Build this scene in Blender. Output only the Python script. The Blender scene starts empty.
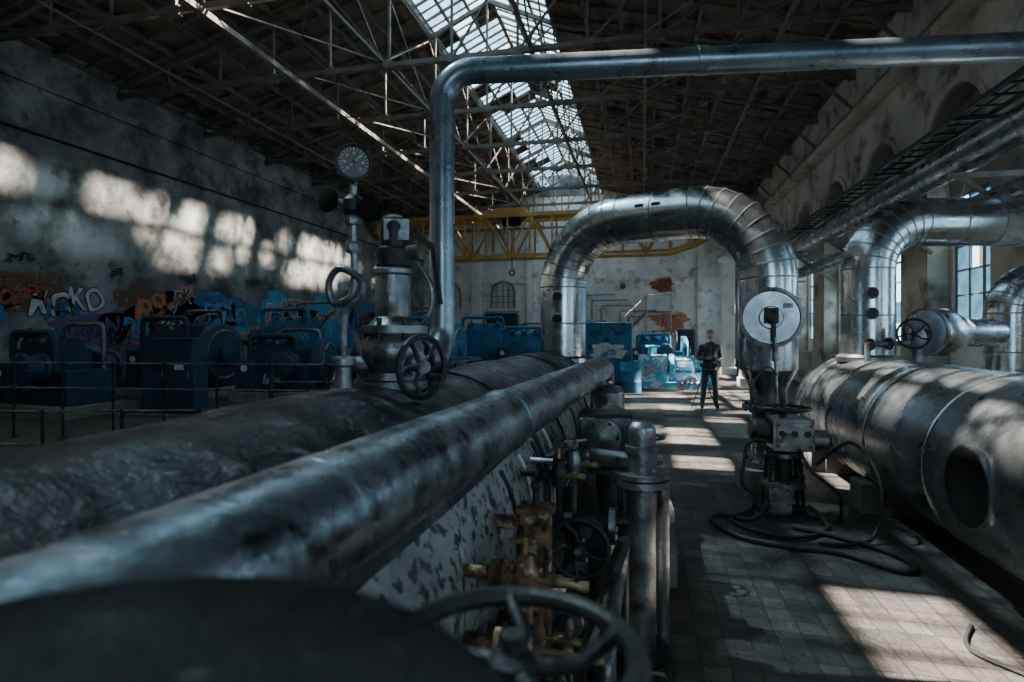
import bpy, bmesh, math, random
from mathutils import Vector, Matrix, Quaternion, noise
random.seed(7)
V=Vector
C=bpy.context.scene.collection
# ------------------------------------------------------------------ materials
def mk(name,c1,c2,scale=3,rough=.6,rough2=None,metal=0,bump=.15,bscale=30,spot=None,sscale=12,slo=.6,shi=.65,stretch=(1,1,1),detail=6,spot2=None,s2scale=3,s2lo=.55,s2hi=.6,spec=None):
    m=bpy.data.materials.new(name); m.use_nodes=True
    nt=m.node_tree; N=nt.nodes; L=nt.links
    bs=N['Principled BSDF']
    if spec is not None: bs.inputs['Specular IOR Level'].default_value=spec
    g=N.new('ShaderNodeNewGeometry'); mp=N.new('ShaderNodeMapping'); mp.inputs['Scale'].default_value=stretch
    L.new(g.outputs['Position'],mp.inputs['Vector'])
    def nz(s,d=detail,ro=.6):
        n=N.new('ShaderNodeTexNoise'); n.inputs['Scale'].default_value=s; n.inputs['Detail'].default_value=d; n.inputs['Roughness'].default_value=ro
        L.new(mp.outputs[0],n.inputs['Vector']); return n
    n1=nz(scale); r=N.new('ShaderNodeValToRGB'); L.new(n1.outputs['Fac'],r.inputs['Fac'])
    r.color_ramp.elements[0].position=.32; r.color_ramp.elements[1].position=.68
    r.color_ramp.elements[0].color=(*c1,1); r.color_ramp.elements[1].color=(*c2,1)
    col=r.outputs['Color']
    for sp,ss,lo,hi in ((spot,sscale,slo,shi),(spot2,s2scale,s2lo,s2hi)):
        if sp is None: continue
        n2=nz(ss); r2=N.new('ShaderNodeMapRange'); r2.inputs['From Min'].default_value=lo; r2.inputs['From Max'].default_value=hi
        L.new(n2.outputs['Fac'],r2.inputs['Value'])
        mx=N.new('ShaderNodeMix'); mx.data_type='RGBA'; L.new(r2.outputs['Result'],mx.inputs[0])
        L.new(col,mx.inputs[6]); mx.inputs[7].default_value=(*sp,1); col=mx.outputs[2]
    L.new(col,bs.inputs['Base Color'])
    if rough2 is not None:
        n3=nz(scale*2.3); r3=N.new('ShaderNodeMapRange'); r3.inputs['From Min'].default_value=.3; r3.inputs['From Max'].default_value=.7
        r3.inputs['To Min'].default_value=rough; r3.inputs['To Max'].default_value=rough2
        L.new(n3.outputs['Fac'],r3.inputs['Value']); L.new(r3.outputs['Result'],bs.inputs['Roughness'])
    else: bs.inputs['Roughness'].default_value=rough
    bs.inputs['Metallic'].default_value=metal
    if bump>0:
        n4=nz(bscale,4); b=N.new('ShaderNodeBump'); b.inputs['Strength'].default_value=bump; b.inputs['Distance'].default_value=.03
        L.new(n4.outputs['Fac'],b.inputs['Height']); L.new(b.outputs[0],bs.inputs['Normal'])
    return m
M={}
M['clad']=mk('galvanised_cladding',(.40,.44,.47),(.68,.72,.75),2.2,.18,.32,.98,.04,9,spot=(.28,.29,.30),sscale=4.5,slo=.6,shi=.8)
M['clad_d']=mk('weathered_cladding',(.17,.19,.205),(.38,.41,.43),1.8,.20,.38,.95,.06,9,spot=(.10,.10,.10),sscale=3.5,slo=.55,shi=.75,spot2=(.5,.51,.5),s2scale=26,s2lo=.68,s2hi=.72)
M['seam']=mk('seam_metal',(.14,.15,.16),(.28,.30,.31),6,.35,.55,.9,.05)
M['pipe']=mk('painted_steel_pipe',(.13,.165,.195),(.24,.295,.335),3,.24,.38,.78,.06,14,spot=(.08,.085,.09),sscale=8,slo=.58,shi=.75,spot2=(.4,.42,.42),s2scale=30,s2lo=.67,s2hi=.71)
M['silver']=mk('silver_paint_pipe',(.09,.12,.145),(.34,.39,.43),5,.2,.42,.85,.2,18,spot=(.04,.045,.05),sscale=8,slo=.5,shi=.64,spot2=(.5,.5,.48),s2scale=40,s2lo=.64,s2hi=.68)
M['lag']=mk('tar_lagging',(.005,.006,.007),(.026,.030,.034),3.6,.28,.7,.25,.9,9,spot=(.17,.17,.165),sscale=9,slo=.60,shi=.67,spot2=(.004,.004,.005),s2scale=2.2,s2lo=.48,s2hi=.58)
M['spot']=mk('flaking_tank_paint',(.15,.17,.175),(.34,.36,.36),3,.45,.75,.1,.5,24,spot=(.04,.036,.033),sscale=19,slo=.53,shi=.57,spot2=(.5,.5,.47),s2scale=7,s2lo=.6,s2hi=.66)
M['iron']=mk('dark_iron',(.010,.011,.013),(.032,.034,.036),8,.38,.65,.35,.25,30,spot=(.06,.035,.02),sscale=10,slo=.62,shi=.72)
M['lid']=mk('sooty_iron',(.003,.003,.0035),(.010,.010,.011),5,.6,.85,0,.5,25,spot=(.05,.05,.047),sscale=38,slo=.64,shi=.68,spec=.15)
M['steel']=mk('dull_steel',(.09,.10,.11),(.30,.315,.325),7,.28,.52,.85,.2,35,spot=(.085,.055,.035),sscale=8,slo=.56,shi=.68)
M['rust']=mk('rust',(.10,.055,.030),(.27,.145,.075),9,.7,.95,.1,.7,40,spot=(.03,.022,.017),sscale=14,slo=.50,shi=.60,spot2=(.58,.46,.33),s2scale=16,s2lo=.55,s2hi=.63)
M['brass']=mk('brass',(.18,.14,.08),(.38,.30,.17),9,.4,.65,.8,.2,40,spot=(.06,.05,.04),sscale=14,slo=.55,shi=.62)
M['blue']=mk('machine_blue_paint',(.008,.075,.16),(.022,.18,.34),2,.4,.65,.05,.1,14,spot=(.015,.022,.03),sscale=4,slo=.56,shi=.68)
M['blue_d']=mk('machine_dark_blue',(.005,.024,.045),(.010,.05,.09),2,.45,.7,.05,.1,14,spot=(.05,.06,.065),sscale=5,slo=.6,shi=.66)
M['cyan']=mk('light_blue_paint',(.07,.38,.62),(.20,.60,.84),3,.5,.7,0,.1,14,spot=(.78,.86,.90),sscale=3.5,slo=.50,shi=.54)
M['yellow']=mk('crane_ochre',(.27,.15,.032),(.46,.27,.06),3,.6,.8,.0,.1)
M['truss']=mk('truss_brown',(.085,.073,.063),(.18,.155,.132),3,.6,.8,.1,.1)
M['wood']=mk('roof_boards',(.10,.082,.066),(.20,.165,.135),1.2,.8,.95,0,.3,10,stretch=(1,.25,1),spot=(.04,.033,.028),sscale=2,slo=.5,shi=.62)
M['plaster']=mk('plaster_grey',(.13,.135,.137),(.33,.335,.325),.7,.85,.95,0,.5,9,spot=(.065,.067,.067),sscale=1.1,slo=.44,shi=.64,spot2=(.10,.085,.07),s2scale=2.4,s2lo=.6,s2hi=.7)
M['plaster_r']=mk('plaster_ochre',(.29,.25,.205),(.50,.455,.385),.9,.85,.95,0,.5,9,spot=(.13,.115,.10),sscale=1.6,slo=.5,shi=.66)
M['plaster_r_shade']=mk('plaster_recess_shade',(.14,.125,.105),(.25,.225,.19),.9,.85,.95,0,.5,9)  # ochre plaster darkened, shadow of the arch recesses put into the colour
M['white']=mk('limewash',(.56,.575,.565),(.78,.785,.76),1.1,.8,.9,0,.3,10,spot=(.30,.28,.26),sscale=1.8,slo=.55,shi=.7)
M['black']=mk('black_rubber',(.008,.008,.009),(.02,.02,.022),5,.5,.7,0,.1)
M['hole']=mk('opening_dark_knob_black',(.004,.004,.004),(.010,.010,.011),5,.85,.95,0,.3,spec=.1)  # black of the knobs, and painted-in darkness of the vessel port
M['conc']=mk('concrete',(.11,.11,.105),(.22,.215,.20),3,.8,.95,0,.5,20)
M['frame']=mk('window_frame_paint',(.10,.11,.11),(.18,.18,.175),6,.6,.8,0,.1)
M['dialw']=mk('dial_white',(.50,.52,.50),(.62,.64,.62),5,.4,None,0,0)
M['jacket']=mk('jacket_blue_grey',(.020,.028,.042),(.05,.065,.09),20,.8,None,0,.3,60)
M['trouser']=mk('trouser_denim',(.03,.04,.055),(.06,.07,.09),22,.85,None,0,.3,80)
M['skin']=mk('skin',(.52,.33,.25),(.60,.40,.31),20,.5,None,0,0)
M['hair']=mk('hair_grey',(.10,.095,.09),(.20,.19,.18),60,.7,None,0,.2,90)
M['board']=mk('grimy_board',(.02,.02,.02),(.05,.05,.048),4,.9,None,0,.2)
M['bark']=mk('bark',(.03,.025,.02),(.07,.06,.05),8,.9,None,0,.4)
M['leaf']=mk('leaves',(.02,.05,.015),(.06,.11,.03),3,.7,None,0,0)
G={}
for n,c in dict(red=(.34,.07,.045),orange=(.56,.20,.08),pink=(.44,.16,.24),white=(.58,.60,.60),black=(.025,.025,.028),sky=(.08,.34,.54),purple=(.13,.08,.22),green=(.06,.18,.16),brown=(.15,.075,.045),blue=(.03,.14,.32)).items():
    G[n]=mk('spray_'+n,tuple(x*.7 for x in c),c,4,.75,None,0,0,spot=(.20,.20,.19),sscale=6,slo=.58,shi=.66)
def floor_mat():
    m=bpy.data.materials.new('floor_tiles'); m.use_nodes=True; nt=m.node_tree; N=nt.nodes; L=nt.links; bs=N['Principled BSDF']
    g=N.new('ShaderNodeNewGeometry'); br=N.new('ShaderNodeTexBrick'); L.new(g.outputs['Position'],br.inputs['Vector'])
    br.inputs['Scale'].default_value=1; br.inputs['Brick Width'].default_value=.15; br.inputs['Row Height'].default_value=.15; br.offset=0
    br.inputs['Mortar Size'].default_value=.005; br.inputs['Color1'].default_value=(.038,.035,.033,1); br.inputs['Color2'].default_value=(.088,.078,.070,1); br.inputs['Mortar'].default_value=(.02,.019,.018,1)
    n=N.new('ShaderNodeTexNoise'); n.inputs['Scale'].default_value=1.4; n.inputs['Detail'].default_value=9; n.inputs['Roughness'].default_value=.75; L.new(g.outputs['Position'],n.inputs['Vector'])
    r=N.new('ShaderNodeMapRange'); r.inputs['From Min'].default_value=.35; r.inputs['From Max'].default_value=.65; r.inputs['To Min'].default_value=.3; r.inputs['To Max'].default_value=1.5
    L.new(n.outputs['Fac'],r.inputs['Value'])
    mx=N.new('ShaderNodeVectorMath'); mx.operation='SCALE'; L.new(br.outputs['Color'],mx.inputs[0]); L.new(r.outputs['Result'],mx.inputs['Scale'])
    L.new(mx.outputs[0],bs.inputs['Base Color'])
    r2=N.new('ShaderNodeMapRange'); r2.inputs['To Min'].default_value=.4; r2.inputs['To Max'].default_value=.85; L.new(n.outputs['Fac'],r2.inputs['Value']); L.new(r2.outputs['Result'],bs.inputs['Roughness'])
    b=N.new('ShaderNodeBump'); b.inputs['Strength'].default_value=.4; b.inputs['Distance'].default_value=.01; L.new(br.outputs['Fac'],b.inputs['Height']); b.invert=True
    n5=N.new('ShaderNodeTexNoise'); n5.inputs['Scale'].default_value=25; L.new(g.outputs['Position'],n5.inputs['Vector'])
    b2=N.new('ShaderNodeBump'); b2.inputs['Strength'].default_value=.5; b2.inputs['Distance'].default_value=.03; L.new(n5.outputs['Fac'],b2.inputs['Height']); L.new(b.outputs[0],b2.inputs['Normal'])
    L.new(b2.outputs[0],bs.inputs['Normal']); return m
M['floor']=floor_mat()
def glass_mat(name,tc,trc):
    m=bpy.data.materials.new(name); m.use_nodes=True; nt=m.node_tree; N=nt.nodes; L=nt.links
    N.remove(N['Principled BSDF']); out=N['Material Output']
    t=N.new('ShaderNodeBsdfTranslucent'); t.inputs['Color'].default_value=tc
    tr=N.new('ShaderNodeBsdfTransparent'); tr.inputs['Color'].default_value=trc
    mx=N.new('ShaderNodeMixShader'); n=N.new('ShaderNodeTexNoise'); n.inputs['Scale'].default_value=2.5; n.inputs['Detail'].default_value=5
    g=N.new('ShaderNodeNewGeometry'); L.new(g.outputs['Position'],n.inputs['Vector'])
    L.new(n.outputs['Fac'],mx.inputs[0]); L.new(t.outputs[0],mx.inputs[1]); L.new(tr.outputs[0],mx.inputs[2]); L.new(mx.outputs[0],out.inputs['Surface']); return m
M['glass']=glass_mat('dirty_glass',(.16,.25,.31,1),(.07,.11,.135,1))
# ------------------------------------------------------------------ builder
def perp(a):
    a=V(a).normalized(); t=V((0,0,1)) if abs(a.z)<.9 else V((1,0,0))
    u=a.cross(t).normalized(); v=a.cross(u).normalized(); return u,v
class B:
    def __init__(s,name): s.name=name; s.bm=bmesh.new(); s.mats=[]
    def mi(s,m):
        if isinstance(m,str): m=M[m]
        if m not in s.mats: s.mats.append(m)
        return s.mats.index(m)
    def rings(s,rs,m,caps=True,closed=False):
        k=s.mi(m); vs=[[s.bm.verts.new(p) for p in r] for r in rs]; n=len(vs[0])
        R=range(len(vs)) if closed else range(len(vs)-1)
        for i in R:
            a=vs[i]; b=vs[(i+1)%len(vs)]
            for j in range(n):
                f=s.bm.faces.new((a[j],a[(j+1)%n],b[(j+1)%n],b[j])); f.material_index=k
        if caps and not closed:
            for r in (vs[0],vs[-1]):
                f=s.bm.faces.new(r); f.material_index=k
    def lathe(s,o,ax,prof,m,seg=24,caps=True):
        o=V(o); ax=V(ax).normalized(); u,v=perp(ax)
        s.rings([[o+ax*t+(u*math.cos(6.28318*j/seg)+v*math.sin(6.28318*j/seg))*max(r,.0005) for j in range(seg)] for r,t in prof],m,caps)
    def cyl(s,a,b,r,m,r2=None,seg=16,caps=True):
        a=V(a);b=V(b); s.lathe(a,b-a,[(r,0),(r if r2 is None else r2,(b-a).length)],m,seg,caps)
    def tube(s,pts,r,m,seg=12,closed=False,caps=True):
        pts=[V(p) for p in pts]; n=len(pts); rs=[]; u=None
        for i,p in enumerate(pts):
            if closed: t=(pts[(i+1)%n]-pts[i-1]).normalized()
            else: t=(pts[min(i+1,n-1)]-pts[max(i-1,0)]).normalized()
            if u is None: u,_=perp(t)
            u=(u-t*u.dot(t)).normalized(); v=t.cross(u)
            rr=r[i] if isinstance(r,(list,tuple)) else r
            rs.append([p+(u*math.cos(6.28318*j/seg)+v*math.sin(6.28318*j/seg))*rr for j in range(seg)])
        s.rings(rs,m,caps,closed)
    def torus(s,c,ax,R,r,m,seg=28,ms=8,sx=1):
        c=V(c);u,v=perp(ax); s.tube([c+(u*math.cos(6.28318*i/seg)+v*math.sin(6.28318*i/seg))*R for i in range(seg)],r,m,ms,True)
    def box(s,c,sz,m,rot=None):
        k=s.mi(m); c=V(c); h=V(sz)/2; R=Matrix.Identity(3) if rot is None else (Matrix.Rotation(rot,3,'Z') if isinstance(rot,(int,float)) else rot)
        v=[s.bm.verts.new(c+R@V((x*h.x,y*h.y,z*h.z))) for x in(-1,1) for y in(-1,1) for z in(-1,1)]
        for f in((0,1,3,2),(4,6,7,5),(0,4,5,1),(2,3,7,6),(0,2,6,4),(1,5,7,3)):
            s.bm.faces.new([v[i] for i in f]).material_index=k
    def bar(s,a,b,w,h,m):
        a=V(a);b=V(b);d=b-a
        if d.length<1e-5: return
        q=d.to_track_quat('Y','Z').to_matrix(); s.box((a+b)/2,(w,d.length,h),m,q)
    def quad(s,ps,m):
        f=s.bm.faces.new([s.bm.verts.new(p) for p in ps]); f.material_index=s.mi(m)
    def ball(s,c,r,m,sc=(1,1,1),seg=16):
        k=s.mi(m); n=seg//2; rs=[]
        for i in range(1,n):
            a=math.pi*i/n; rs.append([V(c)+V((math.sin(a)*math.cos(6.28318*j/seg)*r*sc[0],math.sin(a)*math.sin(6.28318*j/seg)*r*sc[1],math.cos(a)*r*sc[2])) for j in range(seg)])
        s.rings(rs,m,True)
    def flange(s,c,ax,R,t,m,bolts=10,bm_='iron'):
        c=V(c);ax=V(ax).normalized(); s.cyl(c-ax*t/2,c+ax*t/2,R,m,seg=28); u,v=perp(ax)
        for i in range(bolts):
            p=c+(u*math.cos(6.28318*i/bolts)+v*math.sin(6.28318*i/bolts))*R*.86
            s.cyl(p-ax*(t/2+R*.09),p+ax*(t/2+R*.09),R*.06,bm_,seg=6)
    def wheel(s,c,ax,R,r,m,sp=5,hub=None,dish=.12):
        c=V(c);ax=V(ax).normalized();u,v=perp(ax); s.torus(c,ax,R,r,m,36,10)
        hub=hub or R*.2; h=c-ax*R*dish
        s.lathe(h-ax*R*.12,ax,[(hub*.8,0),(hub,R*.05),(hub,R*.2),(hub*.6,R*.26)],m,16)
        for i in range(sp):
            a=6.28318*i/sp; d=u*math.cos(a)+v*math.sin(a); e=u*math.cos(a+.25)+v*math.sin(a+.25)
            s.tube([h+d*hub*.6,h+d*R*.5-ax*R*.02+e*R*.05,c+e*R*.98],[r*.9,r*.7,r*.8],m,8)
    def done(s,bev=0,sharp=35):
        bmesh.ops.recalc_face_normals(s.bm,faces=s.bm.faces)
        me=bpy.data.meshes.new(s.name); s.bm.to_mesh(me); s.bm.free()
        for m in s.mats: me.materials.append(m)
        co=[v.co for v in me.vertices]
        mn=V((min(c.x for c in co),min(c.y for c in co),min(c.z for c in co))); mxx=V((max(c.x for c in co),max(c.y for c in co),max(c.z for c in co)))
        ce=V(((mn.x+mxx.x)/2,(mn.y+mxx.y)/2,mn.z)); me.transform(Matrix.Translation(-ce))
        for p in me.polygons: p.use_smooth=True
        me.set_sharp_from_angle(angle=math.radians(sharp))
        o=bpy.data.objects.new(s.name,me); o.location=ce; C.objects.link(o)
        if bev:
            b=o.modifiers.new('bevel','BEVEL'); b.width=bev; b.segments=2; b.limit_method='ANGLE'; b.angle_limit=math.radians(50)
        return o
def fillet(pts,rad,n=8):
    pts=[V(p) for p in pts]; out=[pts[0]]
    for i in range(1,len(pts)-1):
        p=pts[i]; a=(pts[i-1]-p).normalized(); b=(pts[i+1]-p).normalized(); ang=a.angle(b)
        if ang>3.05: out.append(p); continue
        t=rad/math.tan(ang/2)
        c=p+(a+b).normalized()*(rad/math.sin(ang/2)); s0=p+a*t-c; s1=p+b*t-c; w=s0.angle(s1)
        for k in range(n+1):
            f=k/n; out.append(c+(s0*math.sin((1-f)*w)+s1*math.sin(f*w))/math.sin(w))
    out.append(pts[-1]); return out
def duct(b,pts,rad,r,m,n=8,step=.55,seg=40,sm='seam',lip=1.010,w=.008):
    d=fillet(pts,rad,n); e=[d[0]]
    for p in d[1:]:
        k=max(1,int(round((p-e[-1]).length/step))); q=e[-1]
        for i in range(1,k+1): e.append(q.lerp(p,i/k))
    b.tube(e,r,m,seg)
    for i in range(1,len(e)-1):
        t=(e[i+1]-e[i-1]).normalized(); b.lathe(e[i]-t*w,t,[(r*.99,-.002),(r*lip,0),(r*lip,2*w),(r*.99,2*w+.002)],sm,seg,False)
    return e
def parent(name,kids,loc=None):
    e=bpy.data.objects.new(name,None); C.objects.link(e); e.location=loc or kids[0].location.copy(); bpy.context.view_layer.update()
    for k in kids:
        k.parent=e; k.matrix_parent_inverse=Matrix.Translation(-V(e.location))
    return e
# ------------------------------------------------------------------ room
XL,XR,Y0,Y1=-14.8,5.5,-6,37
EZ=8.9
b=B('floor'); b.box(((XL+XR)/2,(Y0+Y1)/2,-.1),(XR-XL+1,Y1-Y0+1,.2),'floor'); b.done()
b=B('wall_left'); b.box((XL-.2,(Y0+Y1)/2,4.6),(.4,Y1-Y0+.8,9.2),'plaster')
b.box((XL+.05,(Y0+Y1)/2,8.0),(.10,Y1-Y0,.2),'plaster'); b.done()
b=B('wall_back'); b.box(((XL+XR)/2,Y1+.2,5.9),(XR-XL,.4,11.8),'white')
for x in (-11,-7.2,-3.4,.4,3.6): b.box((x,Y1-.06,4),(.6,.14,8),'white')
b.box(((XL+XR)/2,Y1-.05,5.2),(XR-XL-.1,.12,.2),'white'); b.done()
# wall behind the viewer; its unseen window opening is added to let in light
b=B('wall_front')
for x0,x1,z0,z1 in ((XL,1,0,9),(1,4.5,4.6,9),(1,4.5,0,1.6),(4.5,XR,0,9)):
    b.box(((x0+x1)/2,Y0-.2,(z0+z1)/2),(x1-x0,.4,z1-z0),'plaster')
b.box(((XL+XR)/2,Y0-.2,10.3),(XR-XL,.4,2.6),'plaster'); b.done()
# right wall: arched recess bays
ARY=[11.8+3.3*k for k in range(-5,8)]
b=B('wall_right')
prev=Y0; AR=1.05; SPR=5.15; SILL=1.1; WT=4.4
for y in ARY:
    a,c=y-AR,y+AR
    b.box((XR+.2,(prev+a)/2,EZ/2),(.4,a-prev,EZ),'plaster_r'); prev=c
    b.box((XR+.2,y,SILL/2),(.4,2*AR,SILL),'plaster_r')
    n=18; mo=[]
    for i in range(n):
        t0=math.pi*i/n; t1=math.pi*(i+1)/n
        p0=(y-AR*math.cos(t0),SPR+AR*math.sin(t0)); p1=(y-AR*math.cos(t1),SPR+AR*math.sin(t1))
        b.quad([(XR,p0[0],p0[1]),(XR,p1[0],p1[1]),(XR,p1[0],EZ),(XR,p0[0],EZ)],'plaster_r')
        b.quad([(XR,p0[0],p0[1]),(XR,p1[0],p1[1]),(XR+.4,p1[0],p1[1]),(XR+.4,p0[0],p0[1])],'plaster_r_shade')
    for i in range(n+1):
        t0=math.pi*i/n; cc,ss=math.cos(t0),math.sin(t0)
        mo.append([V((XR-dx,y-(AR+dr)*cc,SPR+(AR+dr)*ss)) for dx,dr in ((-.05,.0),(.05,.0),(.05,.12),(-.05,.12))])
    b.rings(mo,'plaster_r')
    b.box((XR+.5,y,.75),(.2,3.3,1.5),'white'); b.box((XR+.5,y,(WT+9)/2),(.2,3.3,9-WT),'plaster_r_shade')
    for s_ in (-1,1): b.box((XR+.5,y+s_*1.3,(1.5+WT)/2),(.2,.7,WT-1.5),'white')
b.box((XR+.2,(prev+Y1)/2,EZ/2),(.4,Y1-prev,EZ),'plaster_r')
b.box((XR+.5,(prev+Y1)/2+.4,EZ/2),(.2,Y1-prev,EZ),'plaster_r')
b.box((XR+.5,Y0+.2,EZ/2),(.2,.8,EZ),'plaster_r'); b.done()
for i,y in enumerate(ARY):
    b=B('window_%d'%(i+1)); x=XR+.46; H=WT-1.5
    for k in range(5): b.box((x,y-.93+1.86*k/4,1.5+H/2),(.05,.05 if k in(0,4,2) else .025,H),'frame')
    for k in range(7): b.box((x,y,1.52+(H-.04)*k/6),(.05,1.86,.05 if k in(0,6,4) else .025),'frame')
    for k in range(4):
        for j in range(6):
            if random.random()<.4: b.box((x,y-.93+1.86*(k+.5)/4,1.52+(H-.04)*(j+.5)/6),(.006,.43,.44),'glass')
    b.done()
b=B('trim_1')  # crane rail ledge right
b.box((XR-.14,(Y0+Y1)/2,7.35),(.28,Y1-Y0,.2),'plaster_r')
b.box((XR-.2,(Y0+Y1)/2,7.51),(.10,Y1-Y0,.12),'truss'); b.done()
b=B('trim_2'); b.tube([(XL+.06,Y0,6.78),(XL+.06,10,6.72),(XL+.06,20,6.75),(XL+.06,Y1,6.7)],.035,'black',6)
b.done()
# roof
SR,SL,SZ,RX,RZ=-2.62,-6.54,11.1,-4.58,12.0
b=B('ceiling')
def slab(x0,z0,x1,z1,t,m):
    b.rings([[V((x0,y,z0)),V((x1,y,z1)),V((x1,y,z1+t)),V((x0,y,z0+t))] for y in (Y0-.4,Y1+.4)],m)
slab(XR+.7,9.0,SR,SZ,.12,'wood'); slab(XL-.5,9.0,SL,SZ,.12,'wood')
for i in range(9):
    f=i/8.
    for (xa,za,xb,zb) in ((XR,8.95,SR,SZ-.05),(XL,8.95,SL,SZ-.05)):
        x=xa+(xb-xa)*f; z=za+(zb-za)*f; b.box((x,(Y0+Y1)/2,z-.02),(.09,Y1-Y0,.14),'truss')
k=0
y=Y0+.3
while y<Y1:
    b.bar((XR,y,8.93),(SR,y,SZ-.02),.07,.07,'wood'); b.bar((XL,y,8.93),(SL,y,SZ-.02),.07,.07,'wood'); y+=.825
b.done()
TY=[13.5+3.3*k for k in range(-5,8)]
def topz(x):
    if x>SR: return 8.95+(SZ-8.95)*(XR-x)/(XR-SR)-.12
    if x<SL: return 8.95+(SZ-8.95)*(x-XL)/(SL-XL)-.12
    return SZ-.12+(RZ-SZ)*(1-abs(x-RX)/(SR-RX))
for y in TY:
    b=B('roof_truss'); cz=8.6
    b.box(((XL+XR)/2,y-.05,cz),(XR-XL,.03,.12),'truss'); b.box(((XL+XR)/2,y+.05,cz),(XR-XL,.03,.12),'truss')
    xs=[XR-.05-(XR-XL-.1)*i/12 for i in range(13)]
    xs2=sorted(set(xs+[SR,SL,RX]),reverse=True)
    for i in range(len(xs2)-1): b.bar((xs2[i],y,topz(xs2[i])),(xs2[i+1],y,topz(xs2[i+1])),.12,.11,'truss')
    for i,x in enumerate(xs):
        b.bar((x,y,cz),(x,y,topz(x)),.06,.06,'truss')
        if i<12:
            x2=xs[i+1]
            if i<6: b.bar((x,y,topz(x)),(x2,y,cz),.05,.05,'truss')
            else: b.bar((x,y,cz),(x2,y,topz(x2)),.05,.05,'truss')
        b.box((x,y,cz),(.25,.12,.2),'truss')
    b.bar((XR-.05,y,7.7),(XR-.9,y,cz),.07,.07,'truss')
    b.done()
b=B('roof_bracing')
for x,z,w in ((-9,8.48,.13),(0.05,8.48,.06),(-2.66,8.7,.07),(-6.5,8.7,.07),(3,8.5,.05),(-12,8.5,.05)):
    b.box((x,(Y0+Y1)/2,z),(w,Y1-Y0,w),'truss')
for i in range(len(TY)-1):
    for xa,xb in ((-9,-6.5),(0.05,3)):
        b.bar((xa,TY[i],8.7),(xb,TY[i+1],8.7),.035,.035,'truss'); b.bar((xb,TY[i],8.7),(xa,TY[i+1],8.7),.035,.035,'truss')
    for x in (SR,SL):
        b.bar((x,TY[i],8.7),(x,TY[i+1],SZ-.2),.04,.04,'truss'); b.bar((x,TY[i],SZ-.2),(x,TY[i+1],8.7),.04,.04,'truss')
b.done()
b=B('window_20') # roof lantern
for side in (SR,SL):
    b.bar((side,Y0,SZ+.05),(side,Y1,SZ+.05),.14,.2,'truss')
    for f in (.33,.66): b.bar((side+(RX-side)*f,Y0,SZ+(RZ-SZ)*f+.05),(side+(RX-side)*f,Y1,SZ+(RZ-SZ)*f+.05),.07,.09,'truss')
    y=Y0; j=0
    while y<Y1-.1:
        b.bar((side,y,SZ+.08),(RX,y,RZ+.08),.07,.08,'truss'); b.bar((side,y+.412,SZ+.08),(RX,y+.412,RZ+.08),.04,.06,'truss')
        for h in range(3):
            f0,f1=h/3.,(h+1)/3.; r=random.random(); v=noise.noise(V((y*.35,h*.7,side)))
            if side==SL:
                m='glass' if r<.88 else 'board'
                if (j in (12,13) and h==2) or (j in (18,20,21,25,28) and h==1) or j in (31,32) or (j>41 and r<.5) or (j in(23,27) and h==2): m=None
            else: m=None if r<.44+.4*v else ('glass' if r<.93 else 'board')
            if m:
                xa,xb=side+(RX-side)*f0,side+(RX-side)*f1; za,zb=SZ+(RZ-SZ)*f0+.1,SZ+(RZ-SZ)*f1+.1
                b.quad([(xa,y+.03,za),(xb,y+.03,zb),(xb,y+.80,zb),(xa,y+.80,za)],m)
        y+=.825; j+=1
b.bar((RX,Y0,RZ+.08),(RX,Y1,RZ+.08),.12,.12,'truss')
b.box((RX,Y1+.1,11.4),(4.2,.3,1.4),'plaster'); b.done()
# ------------------------------------------------------------------ trees outside the right wall (break up the added low sun)
rt=random.Random(3)
for i in range(8):
    b=B('tree'); ty=-2+i*6.0+rt.uniform(-1,1); tx=10.5+rt.uniform(-1,1.5)
    b.tube([(tx,ty,-.1),(tx+.1,ty+.2,6),(tx-.1,ty,12),(tx,ty-.2,20.5)],[.28,.22,.14,.03],'bark',8)
    for k in range(28):
        z=9+rt.random()*10.5; a=rt.random()*6.28; L=(1.2+2.4*rt.random())*(1.15-abs(z-14)/9); p0=V((tx,ty,z)); p1=p0+V((math.cos(a)*L,math.sin(a)*L,.7*L))
        b.tube([p0,p0.lerp(p1,.5)+V((0,0,-.1)),p1],[.07,.04,.015],'bark',5)
        for q in range(15):
            c=p0.lerp(p1,.35+.7*rt.random())+V((rt.gauss(0,.3),rt.gauss(0,.3),rt.gauss(0,.35))); s_=.16+.20*rt.random(); u=V((rt.gauss(0,1),rt.gauss(0,1),rt.gauss(0,1))).normalized(); u2,v2=perp(u)
            b.quad([c-u2*s_,c-v2*s_*.7,c+u2*s_,c+v2*s_*.7],'leaf')
    b.done()
# ------------------------------------------------------------------ overhead crane
b=B('overhead_crane')
for y in (29.6,31.2):
    xs=[XL+.5+(XR-XL-1)*i/16 for i in range(17)]
    bz=lambda x:5.9 if abs(x+4.65)<6.5 else 5.9+(abs(x+4.65)-6.5)*.5
    for i in range(16):
        b.bar((xs[i],y,8.05),(xs[i+1],y,8.05),.18,.2,'yellow'); b.bar((xs[i],y,bz(xs[i])),(xs[i+1],y,bz(xs[i+1])),.14,.16,'yellow')
        b.bar((xs[i],y,8.05),(xs[i],y,bz(xs[i])),.1,.1,'yellow')
        if i%2: b.bar((xs[i],y,8.05),(xs[i+1],y,bz(xs[i+1])),.1,.1,'yellow')
        else: b.bar((xs[i],y,bz(xs[i])),(xs[i+1],y,8.05),.1,.1,'yellow')
for x in xs: b.bar((x,29.6,8.05),(x,31.2,8.05),.07,.07,'yellow'); b.bar((x,29.6,bz(x)),(x,31.2,bz(x)),.07,.07,'yellow')
b.box((-4.6,30.4,8.05),(20,.9,.05),'yellow')
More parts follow.
